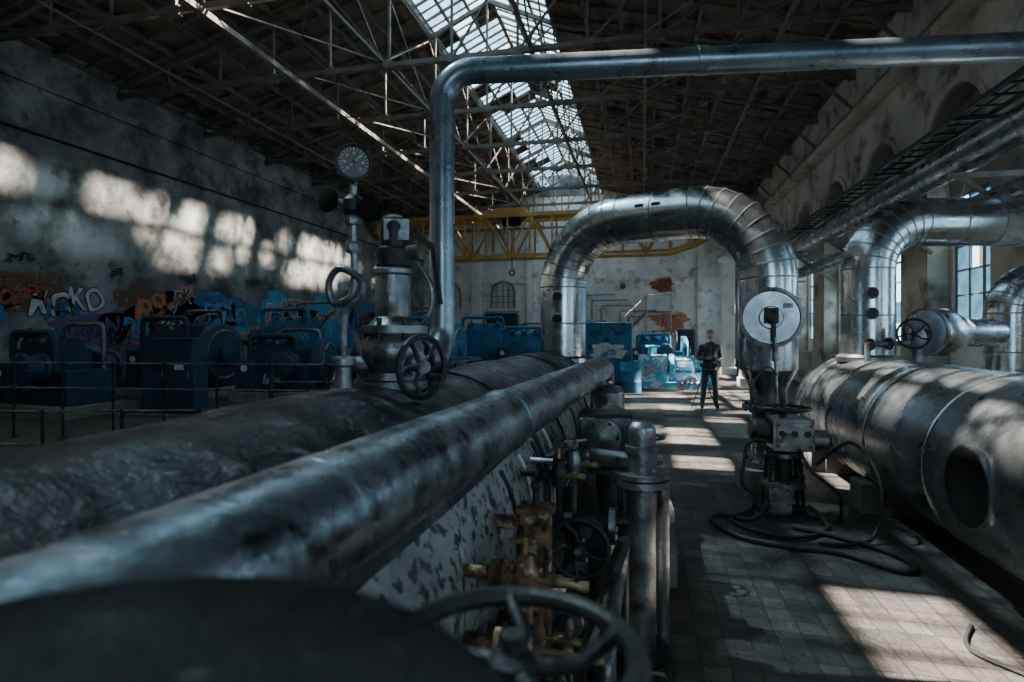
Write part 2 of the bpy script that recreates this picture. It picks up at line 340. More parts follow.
for x in (XL+.35,XR-.35): b.box((x,30.4,7.45),(.3,3,.5),'yellow')
b.box((-7,30.4,8.3),(1.8,1.4,.3),'yellow'); b.cyl((-7.5,30.4,7.9),(-6.5,30.4,7.9),.3,'iron')
b.cyl((-7,30.4,7.8),(-7,30.4,5.2),.03,'black'); b.torus((-7,30.4,5.05),(0,1,0),.14,.04,'iron'); b.done()
# ------------------------------------------------------------------ left tank
TX,TZ,TR=-1.25,.80,.70
b=B('lagged_steam_receiver')
seg=72
ys=[-1.6+i*.12 for i in range(90)]; ys=[y for y in ys if y<8.3]+[8.35]
k1=b.mi('lag');k2=b.mi('spot')
rs=[]
for y in ys:
    r=[]
    for j in range(seg):
        a=6.28318*j/seg; q=V((math.cos(a),y,math.sin(a))); rr=TR+noise.noise(q*2)*.020+abs(noise.noise(q*5.5))*.016
        r.append(V((TX+rr*math.cos(a),y,TZ+rr*math.sin(a))))
    rs.append(r)
vs=[[b.bm.verts.new(p) for p in r] for r in rs]
for i in range(len(vs)-1):
    for j in range(seg):
        f=b.bm.faces.new((vs[i][j],vs[i][(j+1)%seg],vs[i+1][(j+1)%seg],vs[i+1][j])); a=360*(j+.5)/seg
        f.material_index=k2 if (a<30 or a>200) else k1
b.lathe((TX,8.35,TZ),(0,1,0),[(TR,0),(TR*.93,.14),(TR*.7,.28),(TR*.35,.36),(.01,.38)],'lag',seg,False)
b.lathe((TX,-1.6,TZ),(0,-1,0),[(TR,0),(TR*.93,.14),(TR*.7,.28),(TR*.35,.36),(.01,.38)],'lag',seg,False)
for y in (3.3,5.9,7.1): b.lathe((TX,y,TZ),(0,1,0),[(TR+.002,0),(TR+.02,.004),(TR+.02,.04),(TR+.002,.044)],'lag',seg,False)
for y in (2.45,2.8,3.15,3.55,4.1,4.8):
    b.tube([(TX+(TR+.018)*math.cos(math.radians(t)),y+.03*math.sin(t*.1),TZ+(TR+.018)*math.sin(math.radians(t))) for t in range(28,-70,-7)],.010,'dialw' if y in(2.8,3.55) else 'iron',6)
for y in (1.2,4.2,7.4): b.box((TX,y,.16),(1.1,.35,.32),'conc'); b.box((TX,y,.1),(1.3,.5,.2),'conc')
b.done(0,50)
# slim silver pipe in front of tank
b=B('silver_steam_pipe'); r=.12
def sp(y): return V((-.645+.0413*(y-.0),y,1.395))
duct(b,[sp(-1.4),sp(5.83),sp(5.83)+V((0,0,-.6))],.13,r,'silver',6,1.2,36,'silver',1.012,.012)
b.flange(sp(5.83)+V((0,0,-.45)),(0,0,1),.17,.04,'steel',8)
b.cyl(sp(5.83)+V((0,0,-.6)),sp(5.83)+V((0,0,-1.39)),.08,'steel')
for y in (2.2,4.3): b.lathe(sp(y),(0,1,0),[(.121,0),(.127,.003),(.127,.03),(.121,.033)],'silver',32,False); b.bar(sp(y)+V((-.1,.02,-.08)),sp(y)+V((-.3,.02,-.28)),.05,.03,'iron')
b.done()
# ------------------------------------------------------------------ inverted U pipe
b=B('inverted_u_pipe')
A=V((-1.04,7.56,0)); Dn=V((1.35,6.77,0)); up=V((0,0,3.17))
duct(b,[A+V((0,0,1.4)),A+up,Dn+up,Dn+V((0,0,1.35))],.82,.30,'clad',9,.5,44)
b.lathe(A+V((0,0,1.36)),(0,0,1),[(.36,0),(.36,.06),(.32,.09)],'clad_d',36)
b.lathe(Dn+V((0,0,.95)),(0,0,1),[(.19,0),(.19,.18),(.30,.42)],'clad',36)
b.flange(Dn+V((0,0,.93)),(0,0,1),.27,.05,'steel',12); b.cyl(Dn+V((0,0,.3)),Dn+V((0,0,.95)),.17,'clad_d',seg=28)
b.flange(Dn+V((0,0,.32)),(0,0,1),.27,.05,'steel',12); b.box(Dn+V((0,0,.14)),(.6,.6,.28),'conc')
f=V((-.1,-1,0)).normalized()
for z in (1.93,2.22): b.cyl(A+V((0,0,z))+f*.27,A+V((0,0,z))+f*.33,.055,'black'); b.torus(A+V((0,0,z))+f*.32,f,.06,.012,'steel')
for t in (.45,.53): 
    p=A.lerp(Dn,t)+V((0,0,3.17+.02)); n=V((-.3,-1,.35)).normalized(); b.box(p+n*.3+V((0,0,-.02)),(.10,.02,.035),'black',-.3)
b.done()
# round end drum with stem on right leg
b=B('round_damper_housing'); c=V((1.30,6.47,1.91)); ax=V((-.08,-1,0)).normalized()
b.lathe(c,ax,[(.30,-.02),(.30,.12),(.315,.12),(.315,.16),(.28,.165),(.27,.15),(.12,.15),(.11,.17)],'clad_d',40)
b.lathe(c+ax*.17,ax,[(.07,0),(.07,.03),(.05,.05),(.03,.055)],'iron',20)
b.box(c+ax*.18+V((0,0,.02)),(.13,.05,.16),'iron'); b.box(c+ax*.16+V((.16,0,.12)),(.09,.02,.05),'steel')
for i in range(8):
    a=6.283*i/8; p=c+V((math.cos(a)*.295,0,math.sin(a)*.295))+ax*.155; b.cyl(p,p+ax*.015,.009,'steel',seg=6)
p=c+ax*.2; b.box(p+V((.02,0,-.12)),(.04,.02,.26),'iron'); b.cyl(p+V((.03,0,-.2)),p+V((.05,0,-.88)),.016,'steel'); b.cyl(p+V((.03,0,-.28)),p+V((.035,0,-.45)),.03,'steel'); b.done()
# motorised valve actuator
b=B('motorised_valve_actuator'); o=V((1.33,5.98,0))
b.wheel(o+V((0,.02,1.02)),(0,0,1),.24,.016,'iron',5); b.cyl(o+V((0,.02,.6)),o+V((0,.02,1.1)),.03,'iron')
b.box(o+V((.06,0,.78)),(.36,.30,.30),'steel'); b.box(o+V((.06,-.16,.78)),(.30,.03,.24),'steel')
for x in (-.05,.06,.17): b.cyl(o+V((x,-.175,.80)),o+V((x,-.19,.80)),.03,'iron')
for x in (-.08,.2):
    for z in (.68,.88): b.cyl(o+V((x,-.17,z)),o+V((x,-.19,z)),.012,'iron',seg=6)
b.lathe(o+V((-.12,0,.80)),(-1,0,0),[(.10,0),(.12,.02),(.12,.14),(.09,.17),(.09,.19)],'iron',24)
b.lathe(o+V((.24,0,.72)),(1,0,0),[(.09,0),(.1,.02),(.1,.14),(.07,.17)],'steel',24)
b.flange(o+V((0,0,.58)),(0,0,1),.17,.04,'steel',8); b.cyl(o+V((0,0,.3)),o+V((0,0,.6)),.08,'iron'); b.flange(o+V((0,0,.3)),(0,0,1),.2,.04,'steel',8)
for x,y in ((-.16,-.1),(.16,-.1),(-.16,.12),(.16,.12)): b.cyl(o+V((x,y,0)),o+V((x*.8,y*.8,.58)),.018,'iron')
b.box(o+V((.02,0,.02)),(.5,.4,.04),'iron'); b.box(o+V((-.05,-.02,.16)),(.2,.2,.24),'steel')
b.tube(fillet([o+V((-.1,-.1,.7)),o+V((-.35,-.15,.75)),o+V((-.42,-.2,.3)),o+V((-.15,-.2,.1))],.12,5),.018,'black',8)
b.tube(fillet([o+V((.1,-.14,.66)),o+V((.15,-.35,.5)),o+V((.4,-.35,.3)),o+V((.45,-.2,.03))],.1,5),.014,'black',8)
b.tube(fillet([o+V((-.2,.1,.9)),o+V((-.3,.1,1.2)),o+V((-.1,.2,1.45)),o+V((0.02,.3,1.3))],.1,5),.010,'black',8)
b.done()
def spline(pts,n=8):
    pts=[V(p) for p in pts]; out=[]
    for i in range(len(pts)-1):
        p0=pts[max(i-1,0)];p1=pts[i];p2=pts[i+1];p3=pts[min(i+2,len(pts)-1)]
        for k in range(n):
            t=k/n; out.append(.5*((2*p1)+(p2-p0)*t+(2*p0-5*p1+4*p2-p3)*t*t+(3*p1-p0-3*p2+p3)*t**3))
    out.append(pts[-1]); return out
b=B('rubber_hose'); z=.028
b.tube(spline([(1.15,5.75,.18),(1.0,5.6,.04),(.72,5.72,z),(.62,5.5,z),(.80,5.12,z),(1.15,4.98,z),(1.5,4.92,z),(1.8,4.66,z),(1.95,4.72,z),(1.9,5.0,z),(1.62,5.3,z),(1.3,5.5,z)]),.022,'black',8)
b.tube(spline([(1.5,5.75,.15),(1.6,5.55,z),(1.3,5.22,z),(.95,5.3,z),(.8,5.6,z),(1.0,5.9,z),(1.1,6.2,z)]),.018,'black',8)
b.tube(spline([(1.6,5.9,.5),(1.85,5.75,.75),(1.96,5.4,.5),(1.9,5.3,.1),(1.7,5.15,z),(1.4,5.1,z)]),.016,'black',8)
b.done()
b=B('electric_cable'); b.tube(spline([(1.9,3.9,.015),(1.75,3.6,.015),(1.95,3.3,.015),(1.8,3.0,.015),(2.0,2.6,.015)]),.013,'black',6); b.done()
# ------------------------------------------------------------------ right tank
b=B('horizontal_pressure_vessel'); QX,QZ,QR=2.68,.775,.68
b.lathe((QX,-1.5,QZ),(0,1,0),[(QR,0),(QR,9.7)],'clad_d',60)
b.lathe((QX,8.2,QZ),(0,1,0),[(QR*.9,0),(.57,.1),(.57,.34),(.61,.34),(.61,.42),(.57,.42),(.57,.6),(.52,.75),(.3,.85)],'clad_d',60)
for y in (.4,1.6,2.9,4.75,5.9,7.0,8.16): b.lathe((QX,y,QZ),(0,1,0),[(QR,0),(QR+.010,.003),(QR+.010,.025),(QR,.028)],'clad_d',60,False)
b.lathe((QX,7.95,QZ),(0,1,0),[(QR,0),(QR+.04,.01),(QR+.04,.07),(QR,.08)],'clad_d',60,False)
b.lathe((QX-.56,4.16,QZ),(-1,0,0),[(.265,0),(.265,.125),(.255,.128)],'clad_d',40); b.lathe((QX-.56,4.16,QZ),(-1,0,0),[(.25,.12),(.25,.131),(.02,.132)],'hole',40)  # flat disc coloured dark as the shade inside the opening
for y in (4.75,5.9,7.0):
    for t in range(100,250,14):
        a=math.radians(t); b.ball((QX+(QR+.012)*math.cos(a),y+.018,QZ+(QR+.012)*math.sin(a)),.009,'steel',seg=6)
b.box((QX-.60,6.1,QZ+.33),(.01,.12,.07),'brass',Matrix.Rotation(-.5,3,'Y'))
for y in (2.0,6.3,8.0): b.box((QX,y,.22),(.9,.4,.44),'conc'); b.box((QX-.3,y,.14),(.62,.34,.28),'conc')
b.done()
b=B('insulated_steam_duct')
duct(b,[(2.68,7.75,1.4),(2.68,7.75,3.1),(4.52,8.14,3.1),(5.46,8.34,3.1)],.58,.29,'clad',8,.5,44)
b.lathe((2.68,7.75,1.4),(0,0,1),[(.35,0),(.35,.06),(.31,.09)],'clad_d',36)
for z in (1.98,2.22): b.cyl((2.63,7.49,z),(2.62,7.42,z),.055,'black'); b.torus((2.62,7.44,z),(.05,1,0),.06,.012,'steel')
b.tube(spline([(3.55,7.8,3.37),(3.52,7.75,3.5),(3.60,7.74,3.58),(3.7,7.75,3.5),(3.68,7.8,3.37)]),.010,'steel',8)
b.done()
b=B('elbow_duct')
duct(b,[(4.6,8.6,.02),(4.6,8.6,2.42),(5.46,8.6,2.42)],.42,.26,'clad',7,.5,40)
a0=V((3.35,7.9,1.76)); a1=V((4.5,8.55,1.76)); ax=(a1-a0).normalized()
b.lathe(a0,ax,[(.02,-.01),(.27,0),(.285,.02),(.30,.25),(.2,.55),(.17,.6),(.17,1.2)],'clad',40)
b.lathe(a0,ax,[(.27,-.012),(.295,-.008),(.295,.03),(.28,.034)],'seam',40,False); b.cyl(a0-ax*.04,a0,.05,'iron')
b.done()
b=B('angle_valve'); 
b.wheel((2.90,7.08,1.74),(-.6,-.8,0),.16,.013,'iron',5); b.cyl((2.90,7.08,1.74),(3.0,7.25,1.72),.018,'steel'); b.lathe((3.0,7.25,1.36),(0,0,1),[(.09,0),(.09,.04),(.05,.06),(.05,.2),(.08,.24),(.09,.36),(.06,.44),(.03,.46)],'steel',20)
b.cyl((3.0,7.25,1.64),(2.45,7.15,1.62),.03,'steel'); b.flange((2.7,7.2,1.63),(1,.18,0),.07,.03,'iron',6); b.flange((2.5,7.16,1.62),(1,.18,0),.07,.03,'iron',6); b.cyl((2.47,7.16,1.62),(2.47,7.16,1.38),.03,'steel')
b.done()
# wall pipes on right
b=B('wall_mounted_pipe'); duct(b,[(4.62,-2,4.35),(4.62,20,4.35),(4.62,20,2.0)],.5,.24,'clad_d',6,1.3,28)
for y in range(0,20,3): b.bar((XR-.02,y+.6,4.05),(4.35,y+.6,4.05),.08,.08,'truss'); b.bar((XR-.02,y+.6,3.3),(4.5,y+.6,4.05),.06,.06,'truss')
b.done()
b=B('wall_mounted_pipe'); duct(b,[(5.05,-2,3.72),(5.05,24,3.72)],.5,.16,'clad_d',6,1.5,24)
for y in range(0,24,3): b.bar((XR-.02,y+.4,3.53),(4.85,y+.4,3.53),.06,.06,'truss')
b.done()
b=B('cable_ladder')
for x in (4.5,4.95): b.box((x,11,4.95),(.03,26,.07),'iron')
for i in range(65): b.box((4.72,-1.9+i*.4,4.95),(.42,.03,.03),'iron')
for y in range(0,24,3): b.bar((XR-.12,y+.6,4.88),(4.45,y+.6,4.88),.05,.05,'iron')
for x in (4.6,4.72): b.tube([(x,-2,4.985),(x+.02,8,4.985),(x-.02,16,4.985),(x,24,4.985)],.018,'black',6)
b.done()
# ------------------------------------------------------------------ overhead pipe
b=B('overhead_pipe')
P=fillet([(-1.2,2.78,1.60),(-1.25,3.44,1.60),(-1.25,3.44,3.415),(2.16,3.89,3.415),(5.48,4.33,3.415)],.2,8)
b.tube(P,.08,'pipe',28)
for p,ax in (((.35,3.65,3.415),(1,.13,0)),((-1.25,3.44,1.95),(0,0,1)),((-1.25,3.44,3.1),(0,0,1)),((3.0,4.0,3.415),(1,.13,0))):
    b.lathe(p,ax,[(.08,-.03),(.086,-.028),(.086,.028),(.08,.03)],'pipe',28,False)
b.cyl((-1.25,3.44,1.40),(-1.25,3.44,1.62),.05,'iron')
b.flange((-1.2,2.82,1.6),(0.07,-1,0),.13,.035,'iron',8)
b.done()
# ------------------------------------------------------------------ safety valve on tank
b=B('steam_stop_valve'); o=V((-1.2,2.6,1.47))
b.flange(o+V((0,0,.03)),(0,0,1),.17,.04,'steel',10); b.flange(o+V((0,0,.075)),(0,0,1),.16,.035,'steel',0)
b.lathe(o+V((0,0,.06)),(0,0,1),[(.10,0),(.115,.04),(.15,.10),(.15,.16),(.12,.21),(.17,.22),(.17,.255),(.12,.26),(.10,.28),(.085,.30),(.085,.50),(.095,.51),(.095,.53),(.075,.54),(.07,.56)],'steel',32)
for i in range(8):
    a=6.283*i/8; b.cyl(o+V((math.cos(a)*.15,math.sin(a)*.15,.25)),o+V((math.cos(a)*.15,math.sin(a)*.15,.35)),.012,'iron',seg=6)
b.cyl(o+V((0,.05,.15)),o+V((0,.25,.15)),.08,'steel',seg=24)
b.lathe(o+V((0,0,.60)),(0.03,0,1),[(.07,0),(.085,.01),(.085,.09),(.07,.10),(.07,.17),(.075,.20),(.06,.24),(.03,.26)],'iron',24)
b.box(o+V((.02,0,.78)),(.12,.12,.10),'steel',.4)
b.bar(o+V((.05,0,.80)),o+V((.20,.02,.70)),.03,.03,'iron'); b.bar(o+V((.20,.02,.70)),o+V((.24,.02,.42)),.025,.02,'iron'); b.cyl(o+V((.08,0,.68)),o+V((.14,0,.68)),.04,'steel')
b.tube(spline([o+V((.13,.0,.62)),o+V((.2,0,.5)),o+V((.19,0,.38)),o+V((.12,0,.3))]),.012,'steel',8)
b.cyl(o+V((.08,-.02,.13)),o+V((.26,-.24,.13)),.03,'steel'); b.wheel(o+V((.25,-.24,.13)),(.90,-.43,0),.135,.014,'iron',5); b.lathe(o+V((.09,-.03,.13)),(.75,-.66,0),[(.08,0),(.08,.05),(.05,.06),(.05,.12)],'steel',20)
b.cyl(o+V((-.08,-.03,.12)),o+V((-.24,-.07,.12)),.045,'steel'); b.flange(o+V((-.20,-.06,.12)),(1,.25,0),.08,.03,'iron',6)
b.done()
# ------------------------------------------------------------------ gauge stand
b=B('pressure_gauge_stand'); o=V((-1.28,2.27,1.48))
b.lathe(o,(0,0,1),[(.07,-.03),(.07,.02),(.035,.03),(.035,.12),(.05,.13),(.05,.16),(.03,.17)],'steel',18)
def lp(t): return o+V(t)
b.tube(spline([lp((0,0,.15)),lp((0,0,.30)),lp((.02,0,.38)),lp((.085,-.01,.42)),lp((.09,-.02,.50)),lp((.0,-.03,.55)),lp((-.06,-.02,.49)),lp((-.04,-.01,.40)),lp((.04,0,.44)),lp((.05,0,.55)),lp((.045,0,.70)),lp((.045,0,.92))]),.016,'steel',10)
for z in (.62,.74): b.lathe(lp((.045,0,z)),(0,0,1),[(.028,0),(.034,.01),(.034,.04),(.026,.05)],'steel',6)
b.lathe(lp((.045,0,.78)),(0,0,1),[(.03,0),(.045,.02),(.045,.07),(.03,.09)],'iron',16)
for s_,zz in ((-1,.85),(1,.80)):
    c=lp((.045+s_*.10,-.03,zz)); b.cyl(lp((.045,0,zz-.02)),c,.014,'steel'); ax=V((s_*.35,-.9,.1)).normalized()
    b.lathe(c-ax*.01,ax,[(.03,-.01),(.050,0),(.056,.012),(.050,.028),(.03,.034)],'hole',20)
g=lp((.06,-.03,1.00)); ax=V((.55,-.83,-.05)).normalized()
b.cyl(lp((.045,0,.90)),g+V((0,.02,-.05)),.012,'brass'); b.lathe(g+ax*-.03,ax,[(.055,0),(.072,.01),(.075,.06),(.078,.062),(.078,.074),(.069,.075),(.067,.062),(.001,.061)],'iron',32)
b.lathe(g+ax*.0325,ax,[(.064,0),(.0005,.0005)],'frame',32)
u=V((0,0,1)); w=ax.cross(u).normalized(); u=w.cross(ax)
for i in range(19):
    a=math.radians(-135+i*15); d=w*math.sin(a)+u*math.cos(a); b.bar(g+ax*.036+d*.048,g+ax*.036+d*.062,.004,.002,'dialw')
for i in range(7):
    a=math.radians(-135+i*45); d=w*math.sin(a)+u*math.cos(a); b.box(g+ax*.036+d*.038,(.010,.004,.010),'dialw')
d=(w*-.7+u*.7); b.bar(g+ax*.038-d*.02,g+ax*.038+d*.055,.007,.003,'dialw'); b.cyl(g+ax*.034,g+ax*.042,.008,'black')
b.done()
# ------------------------------------------------------------------ foreground big valve lid and handwheel
b=B('large_valve_bonnet'); o=V((-.274,.148,0))
b.lathe(o,(0,0,1),[(.24,.0),(.24,.04),(.15,.05),(.13,.45),(.13,.95),(.11,1.1),(.11,1.35),(.13,1.46),(.16,1.515),(.24,1.520),(.262,1.526),(.264,1.535),(.258,1.552),(.235,1.557),(.20,1.550),(.10,1.552)],'lid',72)
b.done()
b=B('handwheel_valve'); o=V((-.165,.72,0))
b.wheel(o+V((0,0,1.335)),(0,0,1),.16,.015,'iron',5); b.cyl(o+V((0,0,.95)),o+V((0,0,1.36)),.016,'iron')
b.lathe(o,(0,0,1),[(.16,0),(.16,.03),(.08,.04),(.08,.5),(.13,.52),(.13,.56),(.11,.6),(.11,.75),(.13,.78),(.13,.82),(.06,.84),(.04,.98),(.03,1.0)],'iron',28)
b.done()
# ------------------------------------------------------------------ mid valve group
b=B('standpipe'); o=V((-.01,3.18,0))
b.cyl(o,o+V((0,0,1.20)),.078,'steel',seg=28); b.lathe(o+V((0,0,1.20)),(0,0,1),[(.078,0),(.078,.03),(.07,.05),(.05,.07),(.02,.075)],'steel',28)
b.flange(o+V((0,0,.945)),(0,0,1),.15,.035,'steel',10); b.flange(o+V((0,0,.985)),(0,0,1),.15,.025,'steel',0); b.flange(o+V((0,0,.03)),(0,0,1),.15,.04,'iron',8)
b.lathe(o+V((0,0,1.12)),(0,0,1),[(.078,-.02),(.088,-.018),(.088,.018),(.078,.02)],'steel',28,False)
b.cyl(o+V((.12,.12,0)),o+V((.12,.12,.98)),.035,'steel'); b.cyl(o+V((-.05,0,1.05)),o+V((-.30,.1,1.05)),.045,'steel'); b.ball(o+V((-.30,.1,1.05)),.055,'steel')
b.cyl(o+V((0,0,.72)),o+V((-.35,-.05,.72)),.03,'iron'); b.cyl(o+V((0,.0,.3)),o+V((-.5,.15,.3)),.04,'iron')
b.done()
b=B('valve_gearbox'); o=V((-.23,3.72,1.0))
b.box(o+V((0,0,.06)),(.30,.22,.32),'steel'); b.box(o+V((0,-.01,.235)),(.33,.25,.02),'iron')
b.lathe(o+V((-.02,-.10,.10)),(0,-1,0),[(.11,0),(.12,.02),(.12,.05),(.09,.06),(.04,.09)],'steel',28)
for i in range(6):
    a=6.283*i/6; b.cyl(o+V((-.02+math.cos(a)*.1,-.14,.10+math.sin(a)*.1)),o+V((-.02+math.cos(a)*.1,-.17,.10+math.sin(a)*.1)),.01,'iron',seg=6)
b.lathe(o+V((.0,.12,.10)),(0,1,0),[(.12,0),(.14,.02),(.14,.35),(.10,.4)],'steel',28)
b.cyl(o+V((0,0,-1.0)),o+V((0,0,-.08)),.07,'iron'); b.flange(o+V((0,0,-.12)),(0,0,1),.14,.03,'steel',8); b.flange(o+V((0,0,-.97)),(0,0,1),.14,.04,'iron',8)
b.cyl(o+V((0,.3,0)),o+V((0,.3,-1.0)),.03,'iron')
b.cyl(o+V((.12,-.02,.15)),o+V((.28,-.02,.15)),.04,'steel'); b.flange(o+V((.2,-.02,.15)),(1,0,0),.07,.02,'iron',6)
b.done(.006)
b=B('gate_valve'); o=V((-.28,2.68,.78))
b.wheel(o+V((0,-.12,0)),(0,-1,0),.13,.013,'iron',5); b.cyl(o+V((0,-.16,0)),o+V((0,.3,0)),.018,'steel')
b.lathe(o+V((0,.0,0)),(0,1,0),[(.03,0),(.06,.02),(.06,.06),(.09,.08),(.09,.11),(.06,.12),(.07,.2),(.07,.3)],'iron',20)
b.cyl(o+V((-.29,.22,0)),o+V((.14,.22,0)),.05,'iron'); b.flange(o+V((.13,.22,0)),(1,0,0),.09,.03,'steel',8); b.flange(o+V((-.15,.22,0)),(1,0,0),.09,.03,'iron',8)
b.cyl(o+V((.05,.22,0)),o+V((.05,.22,-.78)),.045,'iron')
b.bar(o+V((.2,-.1,.05)),o+V((.0,.1,-.6)),.05,.04,'steel')
b.done()
b=B('rusty_level_box'); o=V((-.41,2.2,0))
b.box(o+V((0,0,.81)),(.115,.10,.48),'rust'); b.box(o+V((0,-.055,.81)),(.075,.012,.40),'rust'); b.box(o+V((0,0,1.06)),(.14,.12,.025),'rust'); b.box(o+V((0,0,.56)),(.14,.12,.025),'rust')
for z in (.62,1.0):
    b.cyl(o+V((-.17,0,z)),o+V((0,0,z)),.028,'rust')
    for x in (-.045,.045): b.cyl(o+V((x,-.05,z)),o+V((x,-.07,z)),.010,'iron',seg=6)
b.cyl(o+V((0,0,1.06)),o+V((0,0,1.14)),.015,'iron'); b.ball(o+V((0,0,1.15)),.022,'iron'); b.cyl(o+V((0,0,.0)),o+V((0,0,.55)),.02,'rust'); b.done(.004)
def petcock(o,L=.22,m='rust'):
    b=B('drain_cock'); o=V(o)
    b.cyl(o+V((-.26,.02,0)),o,.02,m); b.lathe(o+V((0,0,-.06)),(0,0,1),[(.025,0),(.035,.01),(.04,.05),(.04,.08),(.03,.10),(.03,.13),(.015,.14)],m,16)
    b.flange(o+V((-.06,0,0)),(1,0,0),.05,.018,m,6); b.flange(o+V((-.1,0,0)),(1,0,0),.05,.018,m,6)
    b.cyl(o,o+V((L,-.02,0)),.010,'brass'); b.lathe(o+V((L*.5,0,0)),(1,0,0),[(.016,0),(.02,.005),(.02,.03),(.016,.035)],'brass',6); b.cyl(o+V((L,-.02,0)),o+V((L+.03,-.02,0)),.016,'brass')
    b.cyl(o+V((0,0,.08)),o+V((0,0,.13)),.01,'brass'); b.bar(o+V((-.05,-.02,.12)),o+V((.06,.03,.125)),.018,.012,m)
    b.cyl(o+V((0,0,-.05)),o+V((0,.02,-.28)),.014,m); return b.done()
petcock((-.36,1.75,.98),.17); petcock((-.34,1.72,.78),.2); petcock((-.40,1.95,.90),.14); petcock((-.38,2.02,.66),.14)
petcock((-.36,3.05,1.05),.1,'steel'); petcock((-.40,2.75,1.06),.1,'iron'); petcock((-.38,3.35,1.0),.1,'iron')
b=B('drain_manifold')
b.cyl((-.38,1.3,.42),(-.30,4.6,.42),.045,'iron'); 
for y in (1.6,2.1,2.6,3.1,3.7): b.flange((-.37+.01*y,y,.42),(0,1,0),.08,.03,'steel',6); b.cyl((-.37+.01*y,y+.1,.42),(-.37+.01*y,y+.1,.0),.02,'iron')
b.cyl((-.12,2.2,.62),(-.05,4.8,.62),.03,'steel'); b.cyl((-.09,2.9,.62),(-.09,2.9,0),.02,'iron'); b.cyl((-.06,4.3,.62),(-.06,4.3,0),.02,'iron')
b.tube(fillet([(-.12,2.2,.62),(-.12,2.0,.62),(-.12,2.0,0)],.06,5),.03,'steel',12)
b.done()
b=B('instrument_cabinet'); b.box((-.35,5.2,.55),(.38,.4,.9),'steel'); b.box((-.35,4.99,.55),(.32,.02,.82),'steel'); b.box((-.35,5.2,.05),(.42,.44,.1),'conc'); b.cyl((-.22,4.97,.6),(-.22,4.94,.6),.02,'iron')
b.lathe((-.3,5.2,1.0),(0,0,1),[(.13,0),(.14,.01),(.14,.22),(.1,.27),(.04,.28)],'steel',28); b.done(.008)
b=B('feed_pump'); o=V((.05,4.35,0))
b.box(o+V((0,0,.12)),(.36,.6,.24),'conc'); b.lathe(o+V((0,-.25,.45)),(0,1,0),[(.05,0),(.14,.03),(.17,.06),(.17,.18),(.10,.22),(.12,.26),(.13,.28),(.13,.52),(.09,.56)],'iron',28)
b.box(o+V((0,.05,.28)),(.2,.4,.1),'iron'); b.cyl(o+V((0,-.13,.5)),o+V((0,-.13,.95)),.05,'steel'); b.flange(o+V((0,-.13,.8)),(0,0,1),.1,.03,'steel',8); b.wheel(o+V((0,-.13,1.0)),(0,0,1),.1,.01,'iron',5); b.done()
# ------------------------------------------------------------------ machines
def compressor(x,y,sx,sy,h,rot,mat='blue',wheel=True,seed=0):
    b=B('blue_compressor'); R=Matrix.Rotation(rot,3,'Z'); O=V((x,y,0))
    P=lambda t:O+R@V(t)
    D=lambda t:R@V(t)
    b.box(P((0,0,.12)),(sx+.3,sy+.3,.24),'conc',rot)
    b.box(P((0,0,.24+h*.2)),(sx*.9,sy*.8,h*.4),mat,rot); b.box(P((-sx*.1,0,.24+h*.5)),(sx*.55,sy*.65,h*.3),mat,rot)
    b.cyl(P((-sx*.1-sx*.27,0,.24+h*.62)),P((-sx*.1+sx*.27,0,.24+h*.62)),h*.17,mat,seg=28)
    for s_ in (-1,1):
        c=P((sx*.12,-sy*.40*s_,.24+h*.42)); b.lathe(c,D((0,-s_,0)),[(h*.19,0),(h*.19,.1),(h*.15,.12),(h*.15,.35),(h*.19,.37),(h*.19,.45),(h*.1,.5)],mat,28)
        for i in range(8):
            a=6.283*i/8; p=c+D((math.cos(a)*h*.165,-s_*.45,math.sin(a)*h*.165)); b.cyl(p,p+D((0,-s_*.03,0)),.02,'steel',seg=6)
    if wheel:
        c=P((sx*.42,0,.24+h*.42)); b.lathe(c,D((1,0,0)),[(h*.36,0),(h*.38,.03),(h*.38,.25),(h*.34,.28),(h*.12,.3),(h*.12,.42),(h*.05,.45)],mat,40)
        b.torus(c+D((.28,0,0)),D((1,0,0)),h*.3,.03,'steel')
    for i in range(3):
        c=P((-sx*.3+i*sx*.2,-sy*.15,.24+h*.72)); b.lathe(c,(0,0,1),[(.10,0),(.10,.12),(.14,.13),(.14,.17),(.06,.2),(.05,.32)],'steel' if i==1 else mat,16)
    b.tube(fillet([P((-sx*.4,-sy*.3,.3)),P((-sx*.4,-sy*.3,h*.98)),P((sx*.2,-sy*.3,h*.98)),P((sx*.2,-sy*.3,h*.5))],.15,5),.07,mat,14)
    b.tube(fillet([P((-sx*.2,sy*.3,.3)),P((-sx*.2,sy*.3,h*1.08)),P((sx*.35,sy*.3,h*1.08)),P((sx*.35,sy*.3,h*.5))],.15,5),.05,'steel',12)
    b.box(P((-sx*.42,-sy*.42,.24+h*.25)),(.5,.14,h*.45),'blue_d',rot); b.cyl(P((-sx*.42,-sy*.42-.08,.24+h*.36)),P((-sx*.42,-sy*.42-.10,.24+h*.36)),.09,'dialw')
    return b.done(.012)
compressor(-6.9,26,3.2,2.2,2.5,0,'blue'); compressor(-10.6,24.5,3.0,2.2,2.7,.05,'blue',True)
compressor(-7.7,19.0,2.8,1.8,2.3,0,'blue'); compressor(-11.4,17.4,2.8,1.8,2.6,0,'blue'); compressor(-4.4,22.6,2.4,1.8,2.0,0,'blue')
compressor(-12.6,13.6,2.4,1.6,2.2,0,'blue_d',True); compressor(-2.9,29.5,3,2,2.2,0,'blue')
compressor(.7,27.5,2.4,1.8,1.7,0,'blue'); compressor(-9.2,13.4,2.0,1.4,1.7,.2,'blue_d'); compressor(-12.4,9.9,2.2,1.3,1.8,-.1,'blue_d',False)
